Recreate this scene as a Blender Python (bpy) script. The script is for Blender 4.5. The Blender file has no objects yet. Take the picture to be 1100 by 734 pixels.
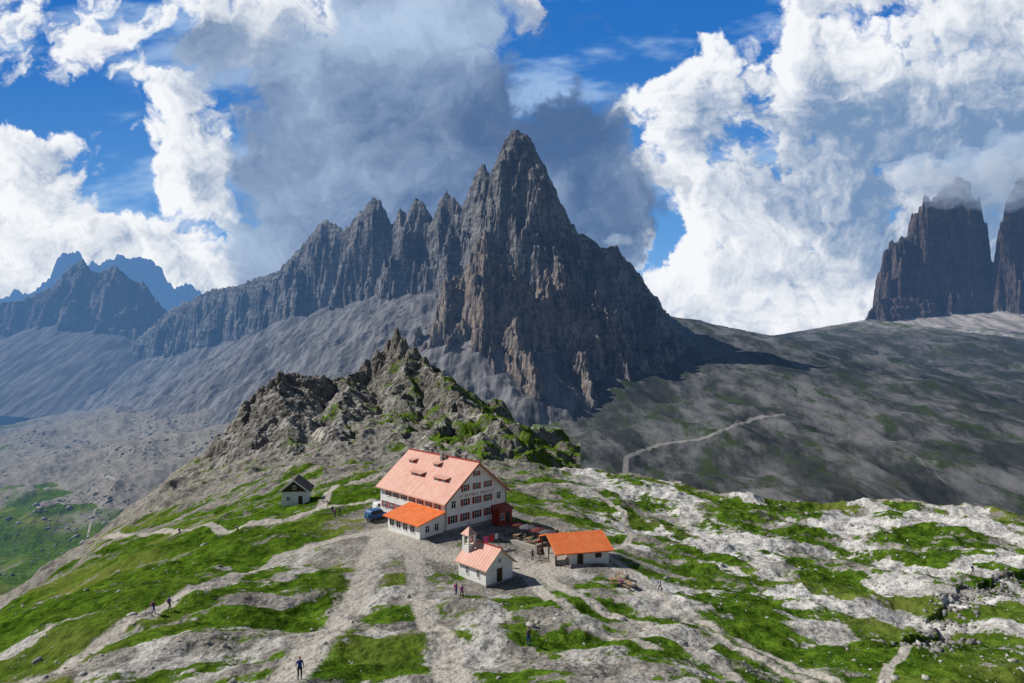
import bpy, bmesh, math, random
import numpy as np
from mathutils import Vector, Matrix
random.seed(7); rng=np.random.default_rng(7)
scn=bpy.context.scene
F=733.0
def W(u,v,Y): return ((u-550)/F*Y, Y, (367-v)/F*Y)
# ------------------------------------------------------------------ noise
_a=np.arange(1024)*2*np.pi/1024
GX=np.cos(_a).astype(np.float32); GY=np.sin(_a).astype(np.float32)
def _h(ix,iy,s):
    n=(ix*374761393+iy*668265263+s*974634777)&0xffffffff
    n=((n^(n>>13))*1274126177)&0xffffffff
    return (n^(n>>16))&1023
def perlin(x,y,s=0):
    x=np.asarray(x,dtype=np.float64); y=np.asarray(y,dtype=np.float64)
    fx=np.floor(x); fy=np.floor(y); ix=fx.astype(np.int64); iy=fy.astype(np.int64)
    dx=(x-fx).astype(np.float32); dy=(y-fy).astype(np.float32)
    h=_h(ix,iy,s); a=GX[h]*dx+GY[h]*dy
    h=_h(ix+1,iy,s); b=GX[h]*(dx-1)+GY[h]*dy
    h=_h(ix,iy+1,s); c=GX[h]*dx+GY[h]*(dy-1)
    h=_h(ix+1,iy+1,s); d=GX[h]*(dx-1)+GY[h]*(dy-1)
    u=dx*dx*dx*(dx*(dx*6-15)+10); w=dy*dy*dy*(dy*(dy*6-15)+10)
    return (a+(b-a)*u+((c+(d-c)*u)-(a+(b-a)*u))*w)*1.5
def fbm(x,y,o=4,s=0,g=.5):
    r=0;A=1
    for i in range(o):
        r=r+A*perlin(x*2**i+i*17.3,y*2**i-i*9.1,s+i); A*=g
    return r
def ridged(x,y,o=4,s=0,g=.5):
    r=0;A=1
    for i in range(o):
        r=r+A*(1-2*np.abs(perlin(x*2**i+i*7.7,y*2**i-i*3.3,s+i))); A*=g
    return r/2
def sstep(a,b,x):
    t=np.clip((x-a)/(b-a),0,1); return t*t*(3-2*t)
def segdist(x,y,a,b):
    ax,ay=a[0],a[1]; bx,by=b[0]-ax,b[1]-ay
    L=bx*bx+by*by+1e-9
    t=np.clip(((x-ax)*bx+(y-ay)*by)/L,0,1)
    return np.hypot(x-ax-t*bx,y-ay-t*by),t
def hull(x,y,P,slope,flat=0.,k=2):
    out=np.full(x.shape,-1e4)
    for a,b in zip(P[:-1],P[1:]):
        d,t=segdist(x,y,a,b)
        out=np.maximum(out,a[k]+(b[k]-a[k])*t-slope*np.maximum(0,d-flat))
    return out
def polydist(x,y,P):
    out=np.full(np.shape(x),1e6)
    for a,b in zip(P[:-1],P[1:]):
        out=np.minimum(out,segdist(x,y,a,b)[0])
    return out
def insidepoly(x,y,P):
    ins=np.zeros(np.shape(x),bool)
    for i in range(len(P)):
        x1,y1=P[i][:2]; x2,y2=P[(i+1)%len(P)][:2]
        c=((y1>y)!=(y2>y))
        ins^= c & (x < (x2-x1)*(y-y1)/((y2-y1) if y2!=y1 else 1e-9)+x1)
    return ins
# ------------------------------------------------------------------ near plateau control heights
C=[(550,734,50),(568,693,62),(490,640,88),(478,572,113),(520,633,93),(620,604,102),(545,561,123),(318,538,141),
(430,566,118),(410,545,132),(560,592,108),
(0,734,62),(250,734,53),(850,734,60),(1100,734,62),(120,640,86),(180,600,112),(300,600,105),(400,620,93),(700,640,89),
(800,640,94),(1000,680,79),(1000,600,120),(700,562,150),(800,590,126),(900,572,146),
(600,509,235),(680,516,205),(740,525,190),(800,535,175),(870,547,172),(960,542,172),(1040,545,168),(1100,553,160),
(225,488,290),(180,528,240),(130,572,185),(60,624,138),(0,672,103),(-100,715,80),
(400,524,150),(340,522,168),(480,522,160),(500,508,190),(560,510,190),
(420,490,228),(420,455,290),(485,488,228),(340,478,255),(300,492,235),(270,523,190),(240,558,155),(150,592,130)]
CP=np.array([W(*c) for c in C]+[(-25,22,-16),(0,20,-15),(25,22,-16),(-60,45,-31),(60,45,-29),(160,150,-42),(150,70,-40)])
def tps(r2): return r2*np.log(r2+1e-6)
def rbf_fit(P):
    n=len(P); d2=((P[:,None,:2]-P[None,:,:2])**2).sum(-1)/1e4
    A=np.zeros((n+3,n+3)); A[:n,:n]=tps(d2)+np.eye(n)*1e-3
    Q=np.c_[np.ones(n),P[:,:2]/100]; A[:n,n:]=Q; A[n:,:n]=Q.T
    return np.linalg.solve(A,np.r_[P[:,2],0,0,0])
RW=rbf_fit(CP)
def rbf(x,y):
    sh=x.shape; x=x.ravel(); y=y.ravel(); out=RW[len(CP)]+RW[len(CP)+1]*x/100+RW[len(CP)+2]*y/100
    for w,p in zip(RW[:len(CP)],CP):
        out=out+w*tps(((x-p[0])**2+(y-p[1])**2)/1e4)
    return out.reshape(sh)
EDGE=[W(-250,760,60)[:2],W(-100,715,80)[:2],W(0,672,103)[:2],W(60,624,138)[:2],W(130,572,185)[:2],W(180,528,240)[:2],W(225,480,290)[:2],
 (-118,330),(-85,390),(-45,405),(-10,340),(4,270),W(590,507,230)[:2],W(680,515,205)[:2],W(740,525,190)[:2],W(800,535,175)[:2],
 W(870,547,172)[:2],W(960,542,172)[:2],W(1040,545,168)[:2],W(1100,553,160)[:2],(175,150),(230,60),(150,-40),(-150,-40)]
EL=EDGE+[EDGE[0]]
SAD=[W(u,v,Y) for u,v,Y in [(700,334,1420),(735,345,1450),(780,357,1480),(850,362,1500),(900,353,1520),(935,343,1560),(1000,352,1700),(1100,350,1750),(1350,345,1850)]]
def valley(x,y):
    base=-150+6*fbm(x/160,y/160,3,5)
    base=base+sstep(450,200,y)*12
    s=hull(x,y,SAD,.18)+np.clip((1500-y)/300,0,1)*(12*fbm(x/190,y/130,3,9)+8*ridged((x+y*.8)/80,(y-x*.8)/260,4,13)-4)
    far=-140-np.clip((y-1900)/3,0,150)
    v=np.where(y<1700,base,np.minimum(base,far))
    m=np.maximum(v,s)
    return m+1.2*fbm(x/22,y/22,3,21)
def ground(x,y,fine=True):
    x=np.asarray(x,float); y=np.asarray(y,float); sh=x.shape
    x=x.ravel();y=y.ravel()
    H=valley(x,y)
    m=(y<520)&(np.abs(x)<330)
    xs=x[m];ys=y[m]
    if xs.size:
        d=polydist(xs,ys,EL); ins=insidepoly(xs,ys,EDGE); d=np.where(ins,-d,d)
        p=np.clip(rbf(xs,ys),-58,-12)
        flat=np.exp(-((xs+9)**2/22**2+(ys-114)**2/17**2))
        flat=np.maximum(flat,np.exp(-((xs-9)**2+(ys-103)**2)/12**2)); flat=np.maximum(flat,np.exp(-((xs+1)**2+(ys-95)**2)/9**2))
        k=1-.93*np.clip(flat*1.6,0,1)
        n=1.3*fbm(xs/24,ys/24,2,31)+.7*fbm(xs/7,ys/7,2,33)
        back=sstep(165,215,ys)*sstep(45,5,xs)
        n=n+back*(2.6*ridged(xs/20,ys/20,4,35)+1.3*ridged(xs/6,ys/6,2,36))
        rr=sstep(10,40,xs)*sstep(75,110,ys)
        n=n+rr*(1.5*ridged(xs/15,ys/15,3,37)-.5+.35*ridged(xs/3.2,ys/3.2,2,38))
        if fine: n=n+.2*fbm(xs/1.6,ys/1.6,3,39)
        p=p+n*k
        edge=sstep(-14,0,d)*ridged(xs/12,ys/12,2,41)*.8
        dd=np.maximum(d+3*fbm(xs/18,ys/18,2,43),0)
        p=p+edge-.66*(np.sqrt(dd*dd+25)-5)
        gx=xs+1.6*fbm(xs/6,ys/6,3,46); gd=polydist(gx,ys,GUL); gs=np.where(ys<np.interp(gx,GX_,GY_),1.,0.)
        p=p-1.2*sstep(9,1.,gd)*gs*(.6+.5*fbm(xs/5,ys/5,2,45))
        H[m]=np.maximum(H[m],p)
    return H.reshape(sh)
GUL=[(41,74),(46,77),(51,83),(54,88),(60,94),(70,103),(84,112)]
GX_=[g[0] for g in GUL]; GY_=[g[1] for g in GUL]
# ------------------------------------------------------------------ main massif
CR=[(110,385,1620,398),(150,362,1560,390),(185,331,1500,384),(205,322,1465,380),(230,311,1430,376),(252,308,1395,371),(275,299,1360,366),(300,290,1310,362),(318,270,1280,356),
(335,252,1255,350),(343,240,1245,347),(350,235,1235,345),(362,243,1220,342),(372,246,1210,340),(385,230,1190,336),(393,222,1180,334),(400,212,1170,332),(408,214,1162,331),(416,239,1155,330),(424,241,1148,328),
(430,222,1140,326),(437,232,1133,325),(447,210,1125,322),(456,221,1115,321),(466,238,1105,320),(473,214,1100,319),(479,206,1095,318),(489,214,1083,317),(500,227,1070,320),
(506,200,1060,325),(511,186,1055,330),(520,175,1045,340),(527,193,1035,350),(533,180,1028,360),(540,157,1020,375),(545,146,1012,385),(553,140,1005,390),(562,142,1002,392),(570,149,1000,395),
(577,167,1000,398),(584,175,1000,400),(590,192,1000,400),(598,210,1002,400),(605,221,1005,400),(613,240,1010,400),(622,249,1015,400),(640,261,1025,400),(652,268,1035,398),(662,263,1045,396),
(672,280,1055,394),(680,286,1070,392),(690,300,1085,388),(697,312,1110,382),(705,318,1150,374),(713,333,1200,370),(722,341,1300,364),(735,347,1450,360)]
def B(lst,sl=2.6):
    out=[]
    for u,v,Y,vt in lst:
        p=W(u,v,Y); zt=(367-vt)/F*Y; out.append(p+(zt+.6*(p[2]-zt)/sl,))
    return out
CREST=B(CR)
BUT=[B([(478,330,900,345),(492,298,890,350),(500,284,885,355),(508,266,880,360),(515,255,878,362),(523,264,880,365),(535,284,870,370),(550,290,865,375),(565,300,860,380),(585,305,860,385),(600,312,860,388),(622,322,862,395),(640,335,865,402),(660,343,870,408),(680,358,880,412),(700,374,895,414),(722,386,915,414)],2.),
 B([(515,258,878,362),(508,300,850,370),(500,335,825,378),(488,362,800,388),(474,388,780,396)],2.),
 B([(535,286,870,370),(540,330,820,380),(556,362,775,400),(570,400,735,430),(583,436,700,455),(588,470,665,485),(590,500,640,508)],2.),
 B([(520,300,850,375),(522,345,800,390),(528,385,765,405),(535,420,735,430)],2.),
 B([(600,312,860,388),(608,350,825,400),(622,380,795,415),(632,412,760,440),(640,445,725,465)],2.),
 B([(650,338,866,405),(655,365,840,415),(668,392,815,428),(680,420,785,448)],2.),
 B([(695,370,890,414),(705,392,860,424),(722,415,830,440),(730,432,810,450)],2.),
 B([(690,300,1085,388),(706,335,1010,395),(722,366,950,404),(738,392,915,414)],2.),
 B([(600,312,860,388),(598,280,920,370),(590,250,970,360)],2.),
 B([(640,335,865,400),(640,300,950,390),(640,262,1020,385)],2.)]
FANS=[W(u,v,Y)[:2]+(0,W(u,v,Y)[2]) for u,v,Y in [(735,380,1060),(765,408,960),(800,440,860),(835,478,770),(865,520,690)]]
TOPT=np.array([p[0]/p[1] for p in CREST]); TOPZ=np.array([p[2] for p in CREST])
def massif(x,y):
    w1=fbm(x/55,y/55,4,51); w2=fbm(x/55+40,y/55,4,57)
    xx=x+9*w1; yy=y+16*w2
    st=2.65+.55*perlin(x/45,y/80,61)+.25*perlin(x/14,y/50,62)
    cl=np.full(x.shape,-1e4); ta=np.full(x.shape,-1e4)
    for P,br in [(CREST,1)]+[(b,0) for b in BUT]:
        for a,b in zip(P[:-1],P[1:]):
            d0,t0=segdist(x,y,a,b); dw,tw=segdist(xx,yy,a,b)
            f=sstep(3,30,d0); d=d0+(dw-d0)*f
            z=a[2]+(b[2]-a[2])*t0
            cl=np.maximum(cl,z-st*np.maximum(0,d-.5)*(1. if br else .7))
            ta=np.maximum(ta,a[3]+(b[3]-a[3])*t0-.60*d)
    ta=np.maximum(ta,hull(x,y,FANS,.42,0,3))
    sm=ta+1.8*fbm(x/60,y/60,3,71)+2.6*ridged(x/26,y/180,4,73)
    top=np.interp(x/y,TOPT,TOPZ)
    rib=ridged(x/40,y/60,5,75,.6)
    cl=cl+(rib-.5)*36*sstep(0,30,cl-sm+25)*sstep(0,45,top-cl)
    ph=cl/17.+.9*fbm(x/90,y/90,2,77)
    cl=cl+1.6*np.sin(ph*2*np.pi)+.8*np.sin(ph*2*np.pi*2.7+1)
    cl=cl+3.*fbm(x/10,y/10,3,79)
    return cl,sm
MIDR=[W(u,v,Y) for u,v,Y in [(592,508,228),(585,496,232),(572,474,238),(560,455,243),(545,447,248),(530,447,258),(515,442,272),(500,434,290),(490,420,305),(480,406,322),(465,396,340),(452,389,355),(440,382,366),(425,374,375),(410,381,375),(398,389,370),(385,397,362),(370,402,350),(345,403,338),(322,401,326),(300,401,316),(286,410,308),(272,424,300),(262,438,297),(250,447,294),(240,461,290),(225,482,286),(212,505,280)]]
MIDS=[[MIDR[20],W(305,432,285),W(312,462,250),W(318,488,220)],[MIDR[12],W(440,412,330),W(432,440,290),W(428,468,250),W(440,492,220)],[MIDR[4],W(530,462,232),W(520,486,210)],[MIDR[17],W(372,423,310),W(365,452,265),W(368,482,228)],[MIDR[8],W(485,438,285),W(475,466,245),W(480,490,218)],[MIDR[22],W(262,452,280),W(252,487,250),W(240,518,225)],[MIDR[2],W(560,490,215)]]
def midridge(x,y):
    w1=fbm(x/16,y/16,4,81); w2=fbm(x/16+40,y/16,4,83)
    xx=x+4.*w1; yy=y+6*w2
    sl=1.0+.45*perlin(x/14,y/40,85)
    h=hull(xx,yy,MIDR,sl)
    for s in MIDS: h=np.maximum(h,hull(xx,yy,[(p[0],p[1],p[2]-.4) for p in s],.60+.22*perlin(x/18,y/18,86)))
    h=h+3.0*ridged((x+.4*y)/16,y/24,5,87,.57)-2.3
    ph=h/4.6+1.3*fbm(x/22,y/22,3,89); h=h+.25*np.sin(ph*2*np.pi)*(1+fbm(x/18,y/18,2,90))
    for (u,v,Y,sl_,fl) in [(425,351,375,3.4,.9),(418,366,376,2.6,1.4),(434,364,370,2.8,1.3),(445,374,366,2.2,1.6),(407,378,374,2.,1.6),(395,386,372,1.8,1.4),(300,400,310,3,1.5),(290,408,307,3,1.),(455,384,360,2,1.2)]:
        c=W(u,v,Y); d=np.hypot(x-c[0]+1.0*w1,(y-c[1])*.8+1.2*w2); h=np.maximum(h,c[2]-sl_*np.maximum(0,d-fl)+1.5*fbm(x/2.4,y/2.4,2,91))
    # the west end breaks off into the gravel slope above the valley
    h=h-.9*np.maximum(0,-(x+5*w1)-116)-sstep(425,440,y)*60
    return h
TC=[[(950,285),(953,270),(960,260),(968,257),(977,256),(984,228),(992,213),(999,220),(1006,212),(1018,200),(1030,192),(1040,198),(1047,215),(1051,238)],
    [(1074,268),(1078,240),(1086,212),(1096,192),(1120,178),(1165,185),(1190,240)]]
def TCP(l,Y): return [W(u,v,Y) for u,v in l]
def trecime(x,y):
    w1=fbm(x/40,y/40,4,101); w2=fbm(x/40+9,y/40,4,103)
    c=np.maximum(hull(x+3*w1,y+18*w2,TCP(TC[0],1900),6.5,9),hull(x+3*w1,y+18*w2,TCP(TC[1],1840),6.5,8))
    c=c+(ridged(x/26,y/60,4,105)-.5)*24
    c=np.maximum(c,hull(x+8*w1,y+12*w2,[W(932,346,1800),W(942,324,1830),W(954,320,1840),W(1000,322,1840)],1.8))
    ph=c/22.+.5*fbm(x/120,y/120,2,107); c=c+3*np.sin(ph*2*np.pi)+3*fbm(x/10,y/10,3,108)
    ta=hull(x,y,[W(920,354,1790),W(960,343,1820),W(1020,338,1830),W(1100,334,1800),W(1300,332,1800)],.30)+3*fbm(x/60,y/60,3,109)
    return c,ta
LMP=B([(-150,300,1750,360),(-60,320,1720,365),(0,326,1700,368),(25,320,1700,368),(48,312,1700,368),(60,307,1700,366),(70,292,1700,364),(80,281,1700,362),(88,279,1700,362),(96,288,1695,362),(106,292,1690,362),(116,288,1690,363),(127,286,1685,364),(137,296,1680,366),(146,303,1680,368),(153,302,1675,370),(163,318,1670,372),(172,326,1660,374),(182,338,1650,378),(200,360,1640,384)],1.9)
LMS=B([(88,279,1700,362),(84,320,1640,375),(70,360,1590,395)],1.9);LMS2=B([(127,286,1685,364),(140,335,1620,380),(150,370,1580,398)],1.9);LMS3=B([(20,322,1700,368),(10,350,1650,380),(5,375,1600,400)],1.9)
def leftmtn(x,y):
    w1=fbm(x/50,y/50,4,111); w2=fbm(x/50+9,y/50,4,113)
    c=np.full(x.shape,-1e4);t=c.copy()
    for P in (LMP,LMS,LMS2,LMS3):
        c=np.maximum(c,hull(x+5*w1,y+12*w2,P,1.9+.5*perlin(x/40,y/90,115)))
        t=np.maximum(t,hull(x,y,P,.46,0,3))
    top=np.interp(x/y,np.array([p[0]/p[1] for p in LMP]),np.array([p[2] for p in LMP]))
    c=c+(ridged(x/40,y/60,5,117)-.55)*24*sstep(0,40,top-c)
    ph=c/18.; c=c+1.8*np.sin(ph*2*np.pi)+2.5*fbm(x/9,y/9,2,118)
    return c,t+2*fbm(x/50,y/50,3,119)+2.2*ridged(x/26,y/110,3,120)
FM=B([(-200,250,5200,0),(-60,290,5200,0),(0,318,5200,0),(20,306,5200,0),(35,312,5200,0),(50,300,5200,0),(62,288,5200,0),(75,272,5200,0),(84,268,5200,0),(92,278,5200,0),(104,282,5200,0),(118,276,5200,0),(130,273,5200,0),(146,277,5200,0),(160,276,5200,0),(172,286,5200,0),(180,297,5200,0),(196,300,5200,0),(206,308,5200,0),(225,314,5200,0),(260,328,5200,0),(400,340,5200,0)])
def farmtn(x,y):
    w1=fbm(x/200,y/200,4,121)
    top=hull(x,y,FM,0.)
    c=hull(x+20*w1,y+80*w1,FM,1.5); c=c+(ridged(x/160,y/160,5,123)-.6)*90*sstep(0,160,top-c)
    return c+8*fbm(x/50,y/50,3,125)
def hall(x,y):
    g=ground(x,y); c,s=massif(x,y); return np.maximum(np.maximum(g,midridge(x,y)),np.maximum(c,s))
def hit(u,v,near=True):
    Y=np.geomspace(28,330,1500) if near else np.geomspace(300,1500,2500)
    X=(u-550)/F*Y; Z=(367-v)/F*Y
    h=ground(X,Y) if near else hall(X,Y)
    i=np.argmax(h>=Z)
    if not (h>=Z).any(): i=len(Y)-1
    return (float(X[i]),float(Y[i]))
def gz(x,y): return float(ground(np.array([x]),np.array([y]))[0])
def pth(l,near=True): return [hit(u,v,near) for u,v in l]
ROAD=pth([(640,594),(668,612),(695,632),(715,652),(750,672),(790,692),(840,715),(885,734),(930,760)])
PATHS=[(pth([(975,695),(955,715),(950,734),(948,755)]),.6),
 (pth([(115,576),(180,571),(240,572),(300,560),(345,546),(400,538)]),1.2),
 (pth([(30,734),(110,690),(170,655),(240,625),(300,598),(360,580),(405,572)]),1.3),
 (pth([(410,575),(398,600),(385,640),(340,690),(290,734)]),2.),
 (pth([(445,600),(450,640),(475,690),(490,734)]),1.6),
 (pth([(560,606),(600,645),(640,672),(700,695)]),1.1),(pth([(585,620),(640,650),(690,672),(760,705),(800,734)]),1.1),
 (pth([(345,546),(352,530),(380,518),(415,508),(440,490),(470,470)]),1.1),
 (pth([(640,594),(600,612),(560,612),(500,600),(450,590),(410,572)]),3.2),
 (pth([(660,590),(680,575),(670,550),(640,530),(600,520)]),.8)]
_f=[(628+i*(842-628)/24.,503-i*(503-444)/24.+3*math.sin(i*.55)) for i in range(25)]
FARP=[(pth(_f,False),3.4),
      (pth([(880,458),(940,472),(985,490),(1010,515),(1040,535)],False),1.4),
      ([(-640,830),(-560,770),(-500,700),(-430,660),(-385,640),(-340,590),(-330,540),(-300,480)],1.3),([(-820,1100),(-700,1080),(-560,1020),(-450,1010),(-330,930)],1.5)]
# ------------------------------------------------------------------ mesh helper
def gridmesh(name,X,Y,Z,mask,mat,smooth=True,aname='mask'):
    r,c=X.shape
    co=np.empty((r*c,3),np.float32); co[:,0]=X.ravel();co[:,1]=Y.ravel();co[:,2]=Z.ravel()
    i=np.arange(r*c).reshape(r,c)
    q=np.stack([i[:-1,:-1],i[:-1,1:],i[1:,1:],i[1:,:-1]],-1).reshape(-1,4).astype(np.int32)
    me=bpy.data.meshes.new(name)
    me.vertices.add(len(co)); me.vertices.foreach_set('co',co.ravel())
    me.loops.add(q.size); me.loops.foreach_set('vertex_index',q.ravel())
    me.polygons.add(len(q)); me.polygons.foreach_set('loop_start',np.arange(0,q.size,4,dtype=np.int32))
    me.polygons.foreach_set('loop_total',np.full(len(q),4,np.int32))
    me.update(calc_edges=True)
    me.polygons.foreach_set('use_smooth',np.full(len(q),smooth))
    at=me.color_attributes.new(aname,'FLOAT_COLOR','POINT')
    m=np.ones((r*c,4),np.float32)
    for k,a in enumerate(mask): m[:,k]=np.broadcast_to(a,X.shape).ravel()
    at.data.foreach_set('color',m.ravel())
    me.materials.append(mat)
    ob=bpy.data.objects.new(name,me); scn.collection.objects.link(ob); return ob
def fan(t0,t1,nc,ys):
    t=np.linspace(t0,t1,nc); Y=np.repeat(np.asarray(ys)[:,None],nc,1); return t[None,:]*Y,Y
# ------------------------------------------------------------------ node helper
class NT:
    def __init__(s,tree): s.t=tree; s.n=tree.nodes; s.l=tree.links
    def node(s,typ,**k):
        n=s.n.new(typ)
        for a,b in k.items(): setattr(n,a,b)
        return n
    def set(s,sock,v):
        if isinstance(v,bpy.types.NodeSocket): s.l.new(v,sock)
        elif v is not None:
            if isinstance(v,(tuple,list)) and len(v)==3 and sock.type=='RGBA': v=tuple(v)+(1,)
            sock.default_value=v
    def math(s,op,a,b=None,c=None,clamp=False):
        n=s.node('ShaderNodeMath',operation=op,use_clamp=clamp); s.set(n.inputs[0],a)
        if b is not None: s.set(n.inputs[1],b)
        if c is not None: s.set(n.inputs[2],c)
        return n.outputs[0]
    def vec(s,op,a,b=None,scale=None):
        n=s.node('ShaderNodeVectorMath',operation=op); s.set(n.inputs[0],a)
        if b is not None: s.set(n.inputs[1],b)
        if scale is not None: s.set(n.inputs['Scale'],scale)
        return n.outputs['Value'] if op in('LENGTH','DOT_PRODUCT','DISTANCE') else n.outputs[0]
    def noise(s,v,scale,detail=4,rough=.5,dist=0,col=False):
        n=s.node('ShaderNodeTexNoise'); s.set(n.inputs['Vector'],v); n.inputs['Scale'].default_value=scale
        n.inputs['Detail'].default_value=detail; n.inputs['Roughness'].default_value=rough; n.inputs['Distortion'].default_value=dist
        return n.outputs[1] if col else n.outputs[0]
    def ss(s,x,a,b,lo=0.,hi=1.):
        n=s.node('ShaderNodeMapRange',interpolation_type='SMOOTHSTEP'); s.set(n.inputs[0],x)
        n.inputs[1].default_value=a;n.inputs[2].default_value=b;n.inputs[3].default_value=lo;n.inputs[4].default_value=hi
        return n.outputs[0]
    def mix(s,f,a,b,bt='MIX'):
        n=s.node('ShaderNodeMix',data_type='RGBA',blend_type=bt); s.set(n.inputs[0],f); s.set(n.inputs[6],a); s.set(n.inputs[7],b)
        return n.outputs[2]
def newmat(name,rough=.9):
    m=bpy.data.materials.new(name); m.use_nodes=True; nt=NT(m.node_tree)
    b=m.node_tree.nodes['Principled BSDF']; b.inputs['Roughness'].default_value=rough
    b.inputs['Specular IOR Level'].default_value=.2
    return m,nt,b
def bump(nt,b,h,strength=.5,dist=.1):
    n=nt.node('ShaderNodeBump'); n.inputs['Strength'].default_value=strength; n.inputs['Distance'].default_value=dist
    nt.set(n.inputs['Height'],h); nt.l.new(n.outputs[0],b.inputs['Normal'])
def matte(m,nt,b):
    d=nt.node('ShaderNodeBsdfDiffuse')
    for s,t in(('Base Color','Color'),('Normal','Normal')):
        if b.inputs[s].links: nt.l.new(b.inputs[s].links[0].from_socket,d.inputs[t])
    nt.n.remove(b); return d
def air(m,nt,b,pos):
    """aerial perspective: blue air-light painted into the surface as emission, growing with distance across the valley (world position based)"""
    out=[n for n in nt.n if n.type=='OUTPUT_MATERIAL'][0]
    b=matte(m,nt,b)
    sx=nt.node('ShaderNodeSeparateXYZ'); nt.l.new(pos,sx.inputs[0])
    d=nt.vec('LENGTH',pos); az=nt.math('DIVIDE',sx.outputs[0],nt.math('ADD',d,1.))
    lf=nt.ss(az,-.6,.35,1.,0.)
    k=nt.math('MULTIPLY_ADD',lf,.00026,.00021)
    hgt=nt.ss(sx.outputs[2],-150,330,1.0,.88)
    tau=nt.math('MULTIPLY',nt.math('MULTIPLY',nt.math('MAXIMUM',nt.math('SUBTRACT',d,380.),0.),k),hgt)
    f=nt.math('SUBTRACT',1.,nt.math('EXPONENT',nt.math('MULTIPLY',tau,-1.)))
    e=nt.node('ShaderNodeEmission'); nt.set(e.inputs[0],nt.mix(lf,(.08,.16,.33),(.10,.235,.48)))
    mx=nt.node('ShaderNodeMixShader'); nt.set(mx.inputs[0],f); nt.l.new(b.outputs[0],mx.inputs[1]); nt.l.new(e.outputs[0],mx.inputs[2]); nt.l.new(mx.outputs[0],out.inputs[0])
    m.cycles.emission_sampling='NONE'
def simple(name,col,var=.12,scale=3,rough=.8,bmp=0.0):
    m,nt,b=newmat(name,rough); tc=nt.node('ShaderNodeTexCoord').outputs['Object']
    f=nt.noise(tc,scale,4,.6)
    c=nt.mix(nt.ss(f,.3,.7),tuple(x*(1-var) for x in col),tuple(min(1,x*(1+var)) for x in col)); nt.set(b.inputs['Base Color'],c)
    if bmp: bump(nt,b,nt.noise(tc,scale*4,3),.5,bmp)
    return m
def ground_material():
    m,nt,b=newmat('ground_mat',.95)
    pos=nt.node('ShaderNodeNewGeometry').outputs['Position']
    at=nt.node('ShaderNodeVertexColor',layer_name='mask'); sep=nt.node('ShaderNodeSeparateColor'); nt.l.new(at.outputs[0],sep.inputs[0])
    g,w,p=sep.outputs[0],sep.outputs[1],sep.outputs[2]; cloud_dk=at.outputs[1]
    n_f=nt.noise(pos,1.9,4,.7); n_m=nt.noise(pos,.28,5,.65); n_l=nt.noise(pos,.03,3,.6); n_x=nt.noise(pos,.9,4,.7)
    rock=nt.mix(nt.ss(n_m,.3,.7),(.20,.187,.165),(.38,.355,.31))
    rock=nt.mix(nt.ss(n_f,.36,.56),nt.mix(1.,rock,(.50,.49,.48),'MULTIPLY'),rock)
    white=nt.mix(nt.ss(n_f,.33,.58),(.22,.212,.20),(.54,.52,.485))
    white=nt.mix(nt.ss(n_m,.40,.56),white,nt.mix(nt.ss(n_f,.33,.52),(.30,.29,.275),(.66,.64,.60)))
    rock=nt.mix(w,rock,white)
    grass=nt.mix(nt.ss(n_m,.32,.68),(.042,.088,.008),(.12,.205,.020))
    grass=nt.mix(nt.ss(n_x,.35,.65),nt.mix(1.,grass,(.42,.5,.5),'MULTIPLY'),grass)
    grass=nt.mix(nt.ss(n_l,.50,.72),grass,(.155,.18,.04))
    gf=nt.math('ADD',g,nt.math('MULTIPLY',nt.math('SUBTRACT',n_x,.5),1.4))
    gf=nt.math('ADD',gf,nt.math('MULTIPLY',nt.math('SUBTRACT',n_m,.5),1.3))
    gf=nt.ss(gf,.38,.64)
    col=nt.mix(gf,rock,grass)
    pc=nt.mix(nt.ss(n_f,.3,.7),(.32,.295,.25),(.50,.465,.41))
    pf=nt.math('ADD',p,nt.math('MULTIPLY',nt.math('SUBTRACT',n_x,.5),.8)); pf=nt.ss(pf,.35,.75)
    col=nt.mix(pf,col,pc)
    rm=nt.node('ShaderNodeMapping'); nt.l.new(pos,rm.inputs[0]); rm.inputs['Rotation'].default_value=(0,0,.7); rm.inputs['Scale'].default_value=(1.,.3,1)
    fs=rm.outputs[0]; n_s=nt.noise(fs,.022,7,.7)
    slope=nt.mix(nt.ss(n_s,.42,.60),(.042,.047,.045),(.15,.15,.15)); slope=nt.mix(nt.ss(nt.noise(fs,.05,5,.7),.50,.64),slope,(.042,.060,.026))  # grey-green slope colours, darkened to stand in for cloud shadow
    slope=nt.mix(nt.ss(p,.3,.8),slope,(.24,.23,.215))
    col=nt.mix(cloud_dk,slope,col)
    nt.set(b.inputs['Base Color'],col)
    h=nt.math('ADD',nt.math('MULTIPLY',n_f,.45),nt.math('MULTIPLY',n_m,1.2))
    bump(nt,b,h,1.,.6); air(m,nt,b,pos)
    return m
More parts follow.
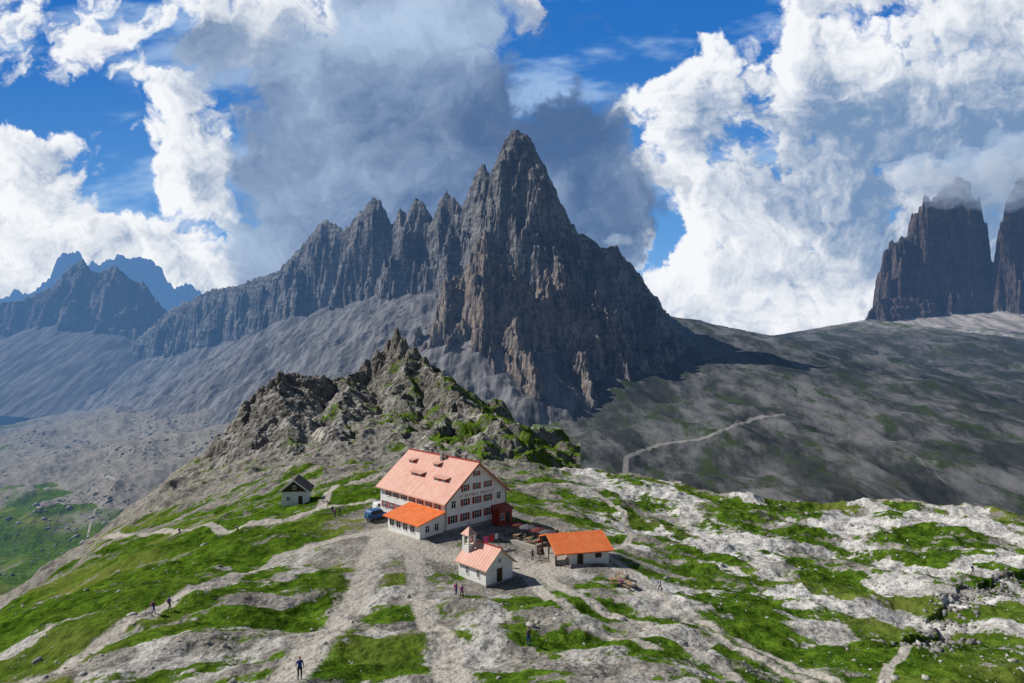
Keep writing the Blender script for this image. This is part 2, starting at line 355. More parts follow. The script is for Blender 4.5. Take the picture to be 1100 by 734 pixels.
def cliff_material(name,ca,cb,brown,scree,sc=1.):
    m,nt,b=newmat(name,.95)
    geo=nt.node('ShaderNodeNewGeometry'); pos=geo.outputs['Position']
    at=nt.node('ShaderNodeVertexColor',layer_name='mask'); sep=nt.node('ShaderNodeSeparateColor'); nt.l.new(at.outputs[0],sep.inputs[0])
    tal,br,gr=sep.outputs[0],sep.outputs[1],sep.outputs[2]; pp=at.outputs[1]
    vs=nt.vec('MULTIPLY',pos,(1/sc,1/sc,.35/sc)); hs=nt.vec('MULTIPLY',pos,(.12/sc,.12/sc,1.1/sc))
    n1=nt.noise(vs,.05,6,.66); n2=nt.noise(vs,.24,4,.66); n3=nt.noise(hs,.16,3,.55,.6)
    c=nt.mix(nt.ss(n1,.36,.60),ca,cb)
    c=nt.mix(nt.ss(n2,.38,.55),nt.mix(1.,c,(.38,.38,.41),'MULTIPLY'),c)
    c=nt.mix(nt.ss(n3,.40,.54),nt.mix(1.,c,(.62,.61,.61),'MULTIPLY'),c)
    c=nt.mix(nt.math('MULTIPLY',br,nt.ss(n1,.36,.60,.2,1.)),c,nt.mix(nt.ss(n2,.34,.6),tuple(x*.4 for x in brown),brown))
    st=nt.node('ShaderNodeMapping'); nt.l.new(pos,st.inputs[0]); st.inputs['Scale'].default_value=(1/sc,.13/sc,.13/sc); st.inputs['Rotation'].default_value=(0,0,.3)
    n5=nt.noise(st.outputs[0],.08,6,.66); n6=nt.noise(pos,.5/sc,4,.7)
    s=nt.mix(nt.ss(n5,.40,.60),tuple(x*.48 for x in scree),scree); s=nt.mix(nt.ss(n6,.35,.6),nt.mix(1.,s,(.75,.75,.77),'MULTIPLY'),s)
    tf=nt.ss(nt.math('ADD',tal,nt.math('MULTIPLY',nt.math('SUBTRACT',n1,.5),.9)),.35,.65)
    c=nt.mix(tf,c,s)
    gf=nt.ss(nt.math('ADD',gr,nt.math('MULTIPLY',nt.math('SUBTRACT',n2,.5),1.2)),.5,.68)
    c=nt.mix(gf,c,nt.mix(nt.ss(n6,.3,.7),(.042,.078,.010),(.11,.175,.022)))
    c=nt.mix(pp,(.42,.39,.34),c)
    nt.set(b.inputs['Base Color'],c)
    h=nt.math('ADD',nt.math('MULTIPLY',n1,9.*sc),nt.math('MULTIPLY',n2,4.*sc))
    hf=nt.mix(tf,h,nt.math('MULTIPLY',n6,.5*sc))
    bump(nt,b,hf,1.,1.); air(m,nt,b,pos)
    return m
M_ground=ground_material()
M_cliff=cliff_material('dolomite_cliff',(.13,.128,.13),(.30,.29,.28),(.35,.27,.205),(.25,.245,.245))
M_mid=cliff_material('ridge_rock',(.14,.135,.125),(.33,.32,.295),(.25,.21,.16),(.33,.315,.29),.25)
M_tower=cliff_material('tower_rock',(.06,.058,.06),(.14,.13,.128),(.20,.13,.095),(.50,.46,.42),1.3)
M_far=cliff_material('far_rock',(.16,.17,.19),(.26,.27,.29),(.2,.18,.16),(.3,.3,.3),3.)
# ------------------------------------------------------------------ build terrain
ys=np.r_[np.geomspace(20,46,50,endpoint=False),np.geomspace(46,330,680,endpoint=False),np.geomspace(330,1900,430,endpoint=False),np.geomspace(1900,14000,40)]
X,Y=fan(-.95,.95,1150,ys); Z=ground(X,Y)
near=sstep(330,260,Y)
def rot(x,y,a,sx,sy): 
    c,s=math.cos(a),math.sin(a); return (x*c+y*s)/sx,(-x*s+y*c)/sy
ax,ay=rot(X,Y,.75,20,8.); nA=fbm(ax,ay,6,201,.62); bx,by=rot(X,Y,-.5,14,8); nB=fbm(bx,by,6,205,.62)
left=sstep(5,-15,X)
g=.51+.80*(nA*left+nB*(1-left))
g-= .62*np.exp(-((X+14)**2/14**2+(Y-108)**2/14**2))
g+= .38*sstep(-18,-45,X)*sstep(165,130,Y)*sstep(60,75,Y)+.14*sstep(-30,-60,X)
g+= .32*sstep(15,30,X)*sstep(110,80,Y)+.26*sstep(15,30,X)
g-= .60*sstep(175,215,Y)*sstep(14,-10,X)
def bump2(l,A):
    r=np.zeros_like(X)
    for u,v,sx,sy in l:
        x0,y0=hit(u,v); r=np.maximum(r,np.exp(-((X-x0)**2/sx**2+(Y-y0)**2/sy**2)))
    return A*r
g+= bump2([(432,616,4,5),(405,655,4,5),(390,690,5,4),(265,665,10,5),(180,615,16,9),(70,690,9,7),(265,545,10,9),(620,650,6,4),(700,672,8,4),(820,690,10,6),(760,640,9,5),(600,545,8,12),(640,565,5,6),(370,525,10,6),(900,700,9,5),(560,655,4,3),(430,725,5,2)],.40)
wh=sstep(8,22,X)*sstep(60,95,Y)*sstep(.06,.28,fbm(X/16,Y/24,6,211,.6)+.08*sstep(110,150,Y))
wh=np.maximum(wh,bump2([(755,566,6,8),(960,625,12,7),(880,650,7,4),(1060,592,10,8),(660,520,10,10),(900,600,9,6),(830,622,3,5),(1000,655,6,3)],1.))
wh=np.maximum(wh,.5*sstep(.1,.4,fbm(X/7,Y/9,4,213)+.2*np.exp(-((X+2)**2/14**2+(Y-66)**2/14**2)))*sstep(120,100,Y))
g-= wh*.62
g=np.where(near>0,g,0)
ins=insidepoly(X,Y,EDGE); d=polydist(X.ravel(),Y.ravel(),EL).reshape(X.shape)
out=(~ins)&(d>2)
gv=.42+.65*fbm(X/90,Y/90,5,221,.62)+.6*np.exp(-((X+360)**2/190**2+(Y-520)**2/120**2))-.22*sstep(750,1100,Y)
dbl=sstep(0,30,d)
g=np.where(out,np.where((X<-40)&(Z>-132),g*(1-dbl)-.25*dbl,gv),g)
cloud_dk=1-sstep(10,60,X)*np.where(ins,0,sstep(4,30,d))  # low where cloud shade is painted into the right slope
cloud_dk=np.maximum(cloud_dk,sstep(1300,1520,Y)*sstep(640,900,X)*sstep(-.3,.2,fbm(X/150,Y/120,3,225)+.25)*.9)  # lifts the painted shade on the far saddle, leaving a pale sunlit patch
p=np.zeros_like(X)
def stamp(p,P,w,soft,msk,amp=1.):
    dd=polydist(X[msk],Y[msk],P); p[msk]=np.maximum(p[msk],amp*(1-sstep(w-soft*.5,w+soft,dd)))
mk=(Y<330)
for P,w in PATHS: stamp(p,P,w*.6,w*1.1,mk)
dr=polydist(X[mk],Y[mk],ROAD); lane=np.maximum(1-sstep(.3,.75,np.abs(dr-.95)),(1-sstep(1.9,2.6,dr))*.45); p[mk]=np.maximum(p[mk],lane)
mk=(Y>=330)
for i,(P,w) in enumerate(FARP): stamp(p,P,w*.5,w*.6,mk,1. if i<1 else .7)
g=g-p*.4
gridmesh('ground',X,Y,Z,[g,wh,p,cloud_dk],M_ground)
X,Y=fan(-.92,.10,1050,np.linspace(190,450,500)); Z=midridge(X,Y)
gy,gx=np.gradient(Z); sl=np.abs(gy)/.5
grr=.40*sstep(.9,.3,sl)+.5*fbm(X/14,Y/14,3,231)+.42*sstep(-75,-10,X)-.15*sstep(-75,-95,X)-.1*sstep(230,200,Y)
tl=sstep(.9,.45,sl)*.8
pm=np.ones_like(X)
for P in ([W(440,480,235)[:2],W(455,465,255)[:2],W(470,455,275)[:2],W(500,447,280)[:2],W(540,445,262)[:2],W(555,450,250)[:2]],[W(345,500,215)[:2],W(330,480,235)[:2],W(345,462,255)[:2],W(330,445,280)[:2],W(345,425,310)[:2]]):
    pm=np.minimum(pm,sstep(.6,1.9,polydist(X.ravel(),Y.ravel(),P).reshape(X.shape)))
gridmesh('rocky_ridge',X,Y,Z,[tl,.5+0*X,grr,pm],M_mid)
X,Y=fan(-.64,.44,1150,np.r_[np.linspace(560,1120,400,endpoint=False),np.linspace(1120,1700,200)])
c_,s_=massif(X,Y); Z=np.maximum(c_,s_)
tl=sstep(2.,-3.,c_-s_)
br=sstep(925,895,Y)*np.exp(-((X+10)**2/130**2))*.85+.2*np.exp(-((X-20)**2/60**2+(Y-960)**2/40**2))
pp=np.ones_like(X)
for P,w in FARP[:1]: pp=np.minimum(pp,sstep(w*.4,w*1.1,polydist(X.ravel(),Y.ravel(),P).reshape(X.shape)))
gridmesh('mountain',X,Y,Z,[tl,br,-.2+0*X,pp],M_cliff)
X,Y=fan(-1.0,-.42,420,np.linspace(1250,1900,250)); c_,s_=leftmtn(X,Y)
gridmesh('mountain',X,Y,np.maximum(c_,s_),[sstep(2.,-3.,c_-s_),.15+0*X,-.2+0*X,1+0*X],M_cliff)
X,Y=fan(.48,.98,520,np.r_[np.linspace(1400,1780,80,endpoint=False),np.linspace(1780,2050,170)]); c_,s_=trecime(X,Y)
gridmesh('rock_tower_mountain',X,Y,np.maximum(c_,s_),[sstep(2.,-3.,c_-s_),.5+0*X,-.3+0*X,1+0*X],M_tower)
X,Y=fan(-1.0,-.1,420,np.linspace(4300,5800,110))
gridmesh('distant_mountains',X,Y,farmtn(X,Y),[0*X,.2+0*X,-.3+0*X,1+0*X],M_far)
# ------------------------------------------------------------------ sky dome sector with clouds
t=np.linspace(-1.0,1.0,1300); s=np.linspace(.66,-.05,700)
T,S=np.meshgrid(t,s); px=T*F+550; py=367-S*F
w1=fbm(px/200,py/200,4,401)*34; w2=fbm(px/200+50,py/200,4,407)*30
w3=fbm(px/34,py/34,5,411,.6)*8; w4=fbm(px/34+9,py/34,5,415,.6)*8
qx=px+w1+w3; qy=py+w2+w4; rx=px+.5*w1+w3; ry=py+.5*w2+w4
def blobs(l,x,y):
    r=np.zeros_like(x)
    for b in l:
        u,v,ru,rv=b[:4]; a=b[4] if len(b)>4 else 1.
        r=np.maximum(r,a*sstep(1.3,.25,np.hypot((x-u)/ru,(y-v)/rv)))
    return r
def billow(x,y,o,s_,g_=.5):
    r=0;A=1
    for i in range(o): r=r+A*(2.6*np.sqrt(perlin(x*2**i+i*5.1,y*2**i+i*3.7,s_+i)**2+.003)-.6); A*=g_
    return r
whites=[(45,190,90,62),(30,150,60,30),(110,270,200,62),(210,170,50,90),(70,15,110,40,.6),(180,95,60,40,.5),(340,30,120,60),(740,120,90,90,.95),(735,230,60,90),(850,240,150,120),(800,330,200,70),(960,80,190,110),(1080,150,170,220),(1050,20,120,50),(10,60,80,30,.55),(20,310,100,60),(920,300,150,100),(880,80,80,70),(560,-10,90,25,.4),(1000,-40,200,60),(-80,150,80,250,.8),(1200,200,120,200),(790,60,60,40,.8)]
gaps=[(118,190,56,42),(110,105,66,30,.8),(650,38,85,66),(640,95,40,30,.8),(714,232,20,62),(690,135,34,34,.8),(195,45,50,28,.65),(770,10,56,24,.6),(22,112,44,26,.75),(828,176,16,12,.7)]
fn=fbm(qx/130,qy/100,6,421,.55); bl=billow(qx/64,qy/54,6,431,.55)
Dn=blobs(whites,qx,qy)-1.0*blobs(gaps,rx,ry)+.06+.55*fn+.30*bl
def sh(A,dx,dy): return np.roll(np.roll(A,dy,0),dx,1)
al=sstep(.16,.62,Dn)
rel=sum(k*(Dn-sh(Dn,int(a),int(b))) for k,a,b in((.6,3,2),(.6,8,5),(.45,18,11),(.4,34,20)))
lit=.76+.40*rel-.20*sstep(.6,1.5,Dn)+.22*fbm(qx/60,qy/50,6,441,.6)
lit=lit-blobs([(960,160,230,100,.58),(1090,210,130,150,.75),(905,200,110,60,.4),(1000,250,150,70,.5),(840,110,60,50,.3),(340,70,100,50,.3),(640,330,60,60,.2),(1080,60,120,60,.3),(120,130,200,60,.12)],rx,ry)
lit=sstep(-.08,1.02,lit)
def col(a,b,f): return a[None,None,:]+(b-a)[None,None,:]*f[...,None]
A=np.array
sky=col(A([.022,.165,.54]),A([.15,.39,.77]),sstep(.5,.0,S)**1.0)
sky=sky+(A([.36,.58,.84])-sky)*sstep(.16,-.02,S)[...,None]*.8
wisp=sstep(.0,.9,fbm(px/260+py/300,py/90,6,451,.6)+.3*blobs([(90,80,200,130),(150,230,140,90),(680,60,90,80,.3)],px,py)); sky=sky+(A([.50,.68,.90])-sky)*(wisp*.6)[...,None]
wc=col(A([.18,.295,.49]),A([.93,.95,.98]),lit)
C_=sky+(wc-sky)*al[...,None]
pl=blobs([(410,110,175,130),(520,190,190,95),(612,175,84,85),(330,200,95,100),(300,265,90,60,.85),(450,20,120,70),(655,210,60,75),(250,60,50,60,.45),(640,270,60,50)],px+.5*w1+1.3*w3,py+.5*w2+1.3*w4)
pd=pl+.22*fn+.14*bl; pa=sstep(.18,.62,pd)*.98
pn=.36+.26*fbm(rx/170,ry/110,6,461,.55)+.34*blobs([(420,15,170,80),(262,250,95,90,.8),(350,140,90,60,.2)],px,py)+.09*rel-.20*blobs([(560,130,150,110),(640,200,70,80),(440,200,120,60,.6)],px,py)
pc=col(A([.075,.15,.31]),A([.46,.59,.78]),sstep(.02,.98,pn))
C_=C_+(pc-C_)*pa[...,None]
R=13500/np.sqrt(1+T*T+S*S)
mt=bpy.data.materials.new('sky_and_clouds'); mt.use_nodes=True; nt=NT(mt.node_tree); nt.n.clear(); o=nt.node('ShaderNodeOutputMaterial'); e=nt.node('ShaderNodeEmission'); a_=nt.node('ShaderNodeVertexColor',layer_name='cloud'); nt.l.new(a_.outputs[0],e.inputs[0]); nt.l.new(e.outputs[0],o.inputs[0]); mt.cycles.emission_sampling='NONE'
gridmesh('sky',T*R,R,S*R,[C_[...,0],C_[...,1],C_[...,2]],mt,True,'cloud')
# ------------------------------------------------------------------ object helpers
def empty(name,loc,rz=0):
    e=bpy.data.objects.new(name,None); e.location=loc; e.rotation_euler=(0,0,rz); e.empty_display_size=.5; scn.collection.objects.link(e); return e
def mesh_obj(name,verts,faces,mat,parent=None,smooth=False):
    me=bpy.data.meshes.new(name); me.from_pydata([tuple(v) for v in verts],[],faces); me.update()
    if mat: me.materials.append(mat)
    if smooth:
        for p in me.polygons: p.use_smooth=True
    o=bpy.data.objects.new(name,me); scn.collection.objects.link(o)
    if parent: o.parent=parent
    return o
class Acc:
    def __init__(s): s.v=[];s.f=[]
    def add(s,v,f): k=len(s.v); s.v+=[tuple(a) for a in v]; s.f+=[tuple(i+k for i in q) for q in f]
    def box(s,x0,x1,y0,y1,z0,z1,M=None):
        v=[Vector(a) for a in [(x0,y0,z0),(x1,y0,z0),(x1,y1,z0),(x0,y1,z0),(x0,y0,z1),(x1,y0,z1),(x1,y1,z1),(x0,y1,z1)]]
        if M is not None: v=[M@a for a in v]
        s.add(v,[(0,3,2,1),(4,5,6,7),(0,1,5,4),(1,2,6,5),(2,3,7,6),(3,0,4,7)])
    def extr(s,poly,axis,a0,a1):
        def P(p,a): return (a,p[0],p[1]) if axis==0 else (p[0],a,p[1]) if axis==1 else (p[0],p[1],a)
        n=len(poly); v=[P(p,a0) for p in poly]+[P(p,a1) for p in poly]
        f=[tuple(range(n))[::-1],tuple(range(n,2*n))]+[(i,(i+1)%n,n+(i+1)%n,n+i) for i in range(n)]
        s.add(v,f)
    def cyl(s,c,r,z0,z1,n=10,r2=None):
        r2=r if r2 is None else r2
        v=[(c[0]+r*math.cos(6.2832*i/n),c[1]+r*math.sin(6.2832*i/n),z0) for i in range(n)]+[(c[0]+r2*math.cos(6.2832*i/n),c[1]+r2*math.sin(6.2832*i/n),z1) for i in range(n)]
        s.add(v,[tuple(range(n))[::-1],tuple(range(n,2*n))]+[(i,(i+1)%n,n+(i+1)%n,n+i) for i in range(n)])
    def obj(s,name,mat,parent=None,smooth=False):
        o=mesh_obj(name,s.v,s.f,mat,parent,smooth)
        bm=bmesh.new(); bm.from_mesh(o.data); bmesh.ops.recalc_face_normals(bm,faces=bm.faces); bm.to_mesh(o.data); bm.free(); return o
def plaster():
    m,nt,b=newmat('white_plaster',.9); tc=nt.node('ShaderNodeTexCoord').outputs['Object']
    n=nt.noise(tc,.6,6,.6); st=nt.noise(nt.vec('MULTIPLY',tc,(2.,2.,.25)),1.3,5,.6)
    c=nt.mix(nt.ss(n,.3,.7),(.72,.70,.66),(.82,.81,.78)); c=nt.mix(nt.ss(st,.5,.75,0,.3),c,(.5,.47,.43)); nt.set(b.inputs['Base Color'],c)
    bump(nt,b,nt.noise(tc,12,3),.3,.02); return m
def metal_roof(name,a,b_,seam):
    m,nt,b=newmat(name,.55); tc=nt.node('ShaderNodeTexCoord').outputs['Object']; sx=nt.node('ShaderNodeSeparateXYZ'); nt.l.new(tc,sx.inputs[0])
    fr=nt.math('FRACT',nt.math('MULTIPLY',sx.outputs[0],1/seam)); s=nt.math('ABSOLUTE',nt.math('SUBTRACT',fr,.5)); s=nt.ss(s,.40,.49)
    pl=nt.node('ShaderNodeTexWhiteNoise',noise_dimensions='1D'); nt.set(pl.inputs['W'],nt.math('FLOOR',nt.math('MULTIPLY',sx.outputs[0],1/seam)))
    n=nt.noise(tc,.9,6,.65); f=nt.math('ADD',nt.math('MULTIPLY',pl.outputs[0],.35),nt.math('MULTIPLY',nt.ss(n,.3,.7),.65))
    c=nt.mix(f,a,b_); c=nt.mix(nt.math('MULTIPLY',s,.55),c,tuple(x*.5 for x in a)); c=nt.mix(nt.ss(nt.noise(nt.vec('MULTIPLY',tc,(4,.5,.5)),1.,5,.6),.55,.75,0,.4),c,(.45,.30,.24))
    nt.set(b.inputs['Base Color'],c); bump(nt,b,s,.7,.05); return m
M_pl=plaster(); M_roof=metal_roof('salmon_metal_roof',(.60,.30,.225),(.74,.43,.34),.6); M_or=metal_roof('orange_metal_roof',(.70,.15,.035),(.84,.23,.07),.5)
M_red=simple('red_shutter_paint',(.30,.03,.02)); M_glass=simple('window_glass',(.03,.035,.04),.3,1,.15); M_white=simple('white_paint',(.75,.74,.72),.05)
M_wood=simple('dark_wood',(.07,.045,.03),.35,4); M_lw=simple('bench_wood',(.30,.2,.12),.3,4); M_stone=simple('stone_masonry',(.30,.28,.25),.35,2.5,.95,.05)
M_dark=simple('dark_metal',(.06,.06,.065),.2,3,.5); M_grey=simple('dark_shingle',(.075,.07,.068),.3,2,.9); M_redroof=simple('dark_red_metal',(.34,.045,.03),.2,2,.5)
M_bld=simple('boulder_rock',(.36,.345,.32),.4,1.2,.95,.08); M_deck=simple('terrace_gravel',(.34,.32,.28),.3,4,.95,.03)
def boulder_far():
    m,nt,b=newmat('valley_boulder_rock',.95); pos=nt.node('ShaderNodeNewGeometry').outputs['Position']
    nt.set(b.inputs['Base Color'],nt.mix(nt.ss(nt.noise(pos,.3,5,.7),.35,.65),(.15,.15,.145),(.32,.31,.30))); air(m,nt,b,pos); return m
M_bf=boulder_far()
def window(fr,gl,sh,M,w,h,shut=True):
    fr.box(-w/2-.07,w/2+.07,.0,.05,h/2,h/2+.07,M); fr.box(-w/2-.10,w/2+.10,.0,.10,-h/2-.08,-h/2,M)
    fr.box(-w/2-.07,-w/2,.0,.05,-h/2,h/2,M); fr.box(w/2,w/2+.07,.0,.05,-h/2,h/2,M); fr.box(-.03,.03,.012,.045,-h/2,h/2,M); fr.box(-w/2,-.03,.013,.04,.1,.15,M); fr.box(.03,w/2,.013,.04,.1,.15,M)
    gl.box(-w/2,w/2,-.05,.01,-h/2,h/2,M)
    if shut:
        for sgn in(-1,1):
            a=sgn*(w/2+.09); b=sgn*(w/2+.09+w*.5); sh.box(min(a,b),max(a,b),.0,.045,-h/2,h/2,M)
            for k in range(5): z=-h/2+h*(k+.5)/5; sh.box(min(a,b)+.04,max(a,b)-.04,.046,.062,z-h*.06,z+h*.06,M)
def wallM(o,face):
    r={'+x':-math.pi/2,'-x':math.pi/2,'+y':0,'-y':math.pi}[face]
    return Matrix.Translation(o)@Matrix.Rotation(r,4,'Z')
def gable_roof(acc,x0,x1,hw,ze,zr,ov,t,cy=0):
    s=(zr-ze)/hw; ye=hw+ov; z0=ze-s*ov
    acc.extr([(cy-ye,z0),(cy,zr),(cy,zr+t),(cy-ye,z0+t)],0,x0,x1); acc.extr([(cy+.002,zr),(cy+ye,z0),(cy+ye,z0+t),(cy+.002,zr+t)],0,x0,x1)
RZ=math.atan2(-.714,.70)
def hut():
    z0=-31.9
    E=empty('mountain_hut',(-6.1,118,z0),RZ)
    L=19.0; hw=7; ze=5.4; zr=10.9
    w=Acc(); w.extr([(-hw,-2.),(hw,-2.),(hw,ze),(0,zr),(-hw,ze)],0,-L,0); w.obj('walls',M_pl,E)
    b=Acc(); b.box(-L-.08,.08,-hw-.08,hw+.08,-2.2,.55); b.obj('stone_base',M_stone,E)
    r=Acc(); gable_roof(r,-L-.6,.8,hw,ze,zr,.7,.22); r.obj('roof',M_roof,E)
    rc=Acc(); rc.box(-L-.65,.85,-.18,.18,zr+.14,zr+.32); 
    for s in(-1,1):
        sl=(zr-ze)/hw; ye=hw+.7
        rc.extr([(s*ye,ze-sl*.7-.12),(s*.0,zr-.12),(s*.0,zr-.002),(s*ye,ze-sl*.7-.002)],0,.76,.86)
        rc.extr([(s*ye,ze-sl*.7-.12),(s*.0,zr-.12),(s*.0,zr-.002),(s*ye,ze-sl*.7-.002)],0,-L-.66,-L-.56)
    rc.obj('ridge_cap_and_bargeboards',M_redroof,E)
    fr,gl,sh=Acc(),Acc(),Acc()
    for y in(-5.4,-2.7,0,2.7,): window(fr,gl,sh,wallM((0,y,2.1),'+x'),.95,1.25)
    for y in(-5.2,-2.6,0,2.6,5.2): window(fr,gl,sh,wallM((0,y,4.55),'+x'),.9,1.15,abs(y)<5)
    for y in(-2.6,0,2.6): window(fr,gl,sh,wallM((0,y,6.95),'+x'),.8,1.05,True)
    window(fr,gl,sh,wallM((0,0,9.1),'+x'),.7,.8)
    for x in(-11,-13.2,-15.4,-17.6): window(fr,gl,sh,wallM((x,-hw,2.),'-y'),.9,1.2)
    for x in(-2,-4.4,-6.8,-9.2,-11.6,-14,-16.4): window(fr,gl,sh,wallM((x,-hw,4.2),'-y'),.75,.9,True)
    for x in(-3,-7,-11,-15): window(fr,gl,sh,wallM((x,hw,2.6),'+y'),.9,1.2)
    lt=Acc(); rr=random.Random(3); y=-3.9
    while y<3.9:
        ww=rr.choice([.14,.2,.24]); k=rr.random()
        if k>.1:
            lt.box(.0,.03,y,y+.07,5.45,5.85)
            if k>.4: lt.box(.0,.03,y+.072,y+ww,5.77,5.85)
            if k>.6: lt.box(.0,.03,y+.072,y+ww,5.45,5.53)
            if k>.75: lt.box(.0,.03,y+ww-.07,y+ww,5.532,5.768)
        y+=ww+.13
    lt.obj('painted_lettering',M_redroof,E)
    dw,dr=Acc(),Acc(); sl=(zr-ze)/hw
    for x0,x1,yb in((-6.3,-2.9,-4.4),(-13.0,-9.8,-4.4),(-9.2,-7.8,-2.2),(-16.4,-14.9,-2.4)):
        zb=ze+sl*(hw+yb); h=.8; y2=yb+2.3
        dw.extr([(yb,zb-.1),(yb,zb+h),(y2,zb+h+.3+.0),(y2,zb+.9)],0,x0,x1)
        dr.extr([(yb-.3,zb+h-.02),(y2+.35,zb+h+.38),(y2+.35,zb+h+.48),(yb-.3,zb+h+.08)],0,x0-.2,x1+.2)
        nwin=2 if x1-x0>2.5 else 1
        for i in range(nwin): window(fr,gl,sh,wallM((x0+(x1-x0)*(i+.5)/nwin,yb,zb+.45),'-y'),.7,.42,False)
    dw.obj('dormer_walls',M_redroof,E); dr.obj('dormer_roofs',M_roof,E)
    ch=Acc(); 
    for x,y in((-4.2,.9),(-8.6,-.8),(-14,1.)): ch.box(x-.3,x+.3,y-.28,y+.28,zr-1.5,zr+.75); ch.box(x-.38,x+.38,y-.36,y+.36,zr+.75,zr+.85)
    ch.obj('chimneys',M_stone,E)
    a=Acc(); a.extr([(-hw-5.,-2),(-hw-.003,-2),(-hw-.003,3.5),(-hw-5.,2.35)],0,-9.2,-.25); a.obj('annex_walls',M_pl,E)
    a=Acc(); a.extr([(-hw-5.7,2.22),(-hw-.01,3.56),(-hw-.01,3.74),(-hw-5.7,2.40)],0,-9.8,.3); a.obj('annex_roof',M_or,E)
    for x in(-8,-6.1,-4.2,-2.2): window(fr,gl,sh,wallM((x,-hw-5.,1.35),'-y'),1.2,1.1,False)
    window(fr,gl,sh,wallM((-.25,-hw-1.6,1.4),'+x'),.8,1.1,False); window(fr,gl,sh,wallM((-.25,-hw-3.5,1.4),'+x'),.8,1.,False)
    a=Acc(); a.box(.003,1.9,3.6,6.7,-2,2.1); a.obj('porch_walls',M_redroof,E)
    a=Acc(); a.extr([(.003,2.9),(.003,3.02),(2.3,2.3),(2.3,2.18)],1,3.3,7.0); a.obj('porch_roof',M_redroof,E)
    window(fr,gl,sh,wallM((1.9,4.3,1.2),'+x'),.7,1.,False); gl.box(1.9,1.92,5.2,6.1,-.0,1.9)
    fr.obj('window_frames',M_white,E); gl.obj('window_glass',M_glass,E); sh.obj('shutters',M_red,E)
    g=Acc(); g.cyl((.12,-hw+.1),.06,0,ze-.2); g.cyl((.12,hw-.1),.06,0,ze-.2); g.obj('downpipes',M_dark,E)
hut()
def chapel():
    z0=-33.8; E=empty('chapel',(-1.75,95.2,z0),RZ)
    L=5.8;hw=2.55;ze=2.75;zr=4.9
    w=Acc(); w.extr([(-hw,-1.2),(hw,-1.2),(hw,ze),(0,zr),(-hw,ze)],0,-L,0); w.obj('walls',M_pl,E)
    b=Acc(); b.box(-L-.07,.07,-hw-.07,hw+.07,-1.4,.35); b.obj('stone_base',M_stone,E)
    r=Acc(); gable_roof(r,-L-.4,.5,hw,ze,zr,.45,.14); r.obj('roof',M_roof,E)
    rc=Acc(); rc.box(-L-.42,.52,-.12,.12,zr+.08,zr+.2); rc.obj('ridge_cap',M_redroof,E)
    fr,gl,sh=Acc(),Acc(),Acc()
    window(fr,gl,sh,wallM((-1.6,-hw,1.6),'-y'),.5,.9,False); window(fr,gl,sh,wallM((-3.9,-hw,1.6),'-y'),.5,.9,False); window(fr,gl,sh,wallM((0,0,3.3),'+x'),.45,.6,False)
    d=Acc(); d.box(0,.05,-.5,.5,.36,2.2); d.obj('door',M_wood,E)
    fr.obj('window_frames',M_white,E); gl.obj('window_glass',M_glass,E)
    t=Acc(); x=-L+.5
    for sx in(-1,1):
        for sy in(-1,1): t.box(x+sx*.55-.14,x+sx*.55+.14,-1.0+sy*.55-.14,-1.0+sy*.55+.14,4.6,5.9)
    t.box(x-.7,x+.7,-1.7,-.3,1.5,4.6); t.box(x-.72,x+.72,-1.72,-.28,5.9,6.1); t.obj('bell_tower',M_pl,E)
    c=Acc(); c.add([(x-.9,-1.9,6.1),(x+.9,-1.9,6.1),(x+.9,-.1,6.1),(x-.9,-.1,6.1),(x,-1.,7.2)],[(3,2,1,0),(0,1,4),(1,2,4),(2,3,4),(3,0,4)]); c.obj('tower_roof',M_roof,E)
    c=Acc(); c.cyl((x,-1.),.28,4.85,5.4,10,.14); c.box(x-.03,x+.03,-1.03,-.97,7.15,8.); c.box(x-.03,x+.03,-1.25,-.75,7.6,7.67); c.obj('bell_and_cross',M_dark,E)
chapel()
def small_building():
    x0,y0=W(612,604,101)[:2]; z0=-33.2
    E=empty('outbuilding',(x0,y0,z0),math.radians(14))
    w=Acc(); w.extr([(0,-1.5),(7.6,-1.5),(7.6,2.4),(3.8,3.5),(0,2.1)],0,0,6.2); w.obj('walls',M_pl,E)
    r=Acc(); r.extr([(-.7,1.86),(4.2,3.6),(4.2,3.76),(-.7,2.02)],0,-2.4,6.8); r.extr([(4.21,3.6),(8.3,2.2),(8.3,2.36),(4.21,3.76)],0,-2.4,6.8); r.obj('roof',M_or,E)
    p=Acc(); p.box(-2.2,-2.,.0,.2,-1.5,2.0); p.box(-2.2,-2.,7.2,7.4,-1.5,2.3); p.box(-2.2,-2.,3.6,3.8,-1.5,3.3); p.obj('posts',M_wood,E)
    f=Acc(); f.box(-2.1,-.003,.25,7.1,-1.5,.9); f.obj('side_store_stone',M_stone,E)
    d=Acc(); d.box(1.2,2.1,-.04,0,0,1.8); d.box(4.0,5.0,-.04,.0,.9,1.6); d.obj('door_and_hatch',M_wood,E)
small_building()
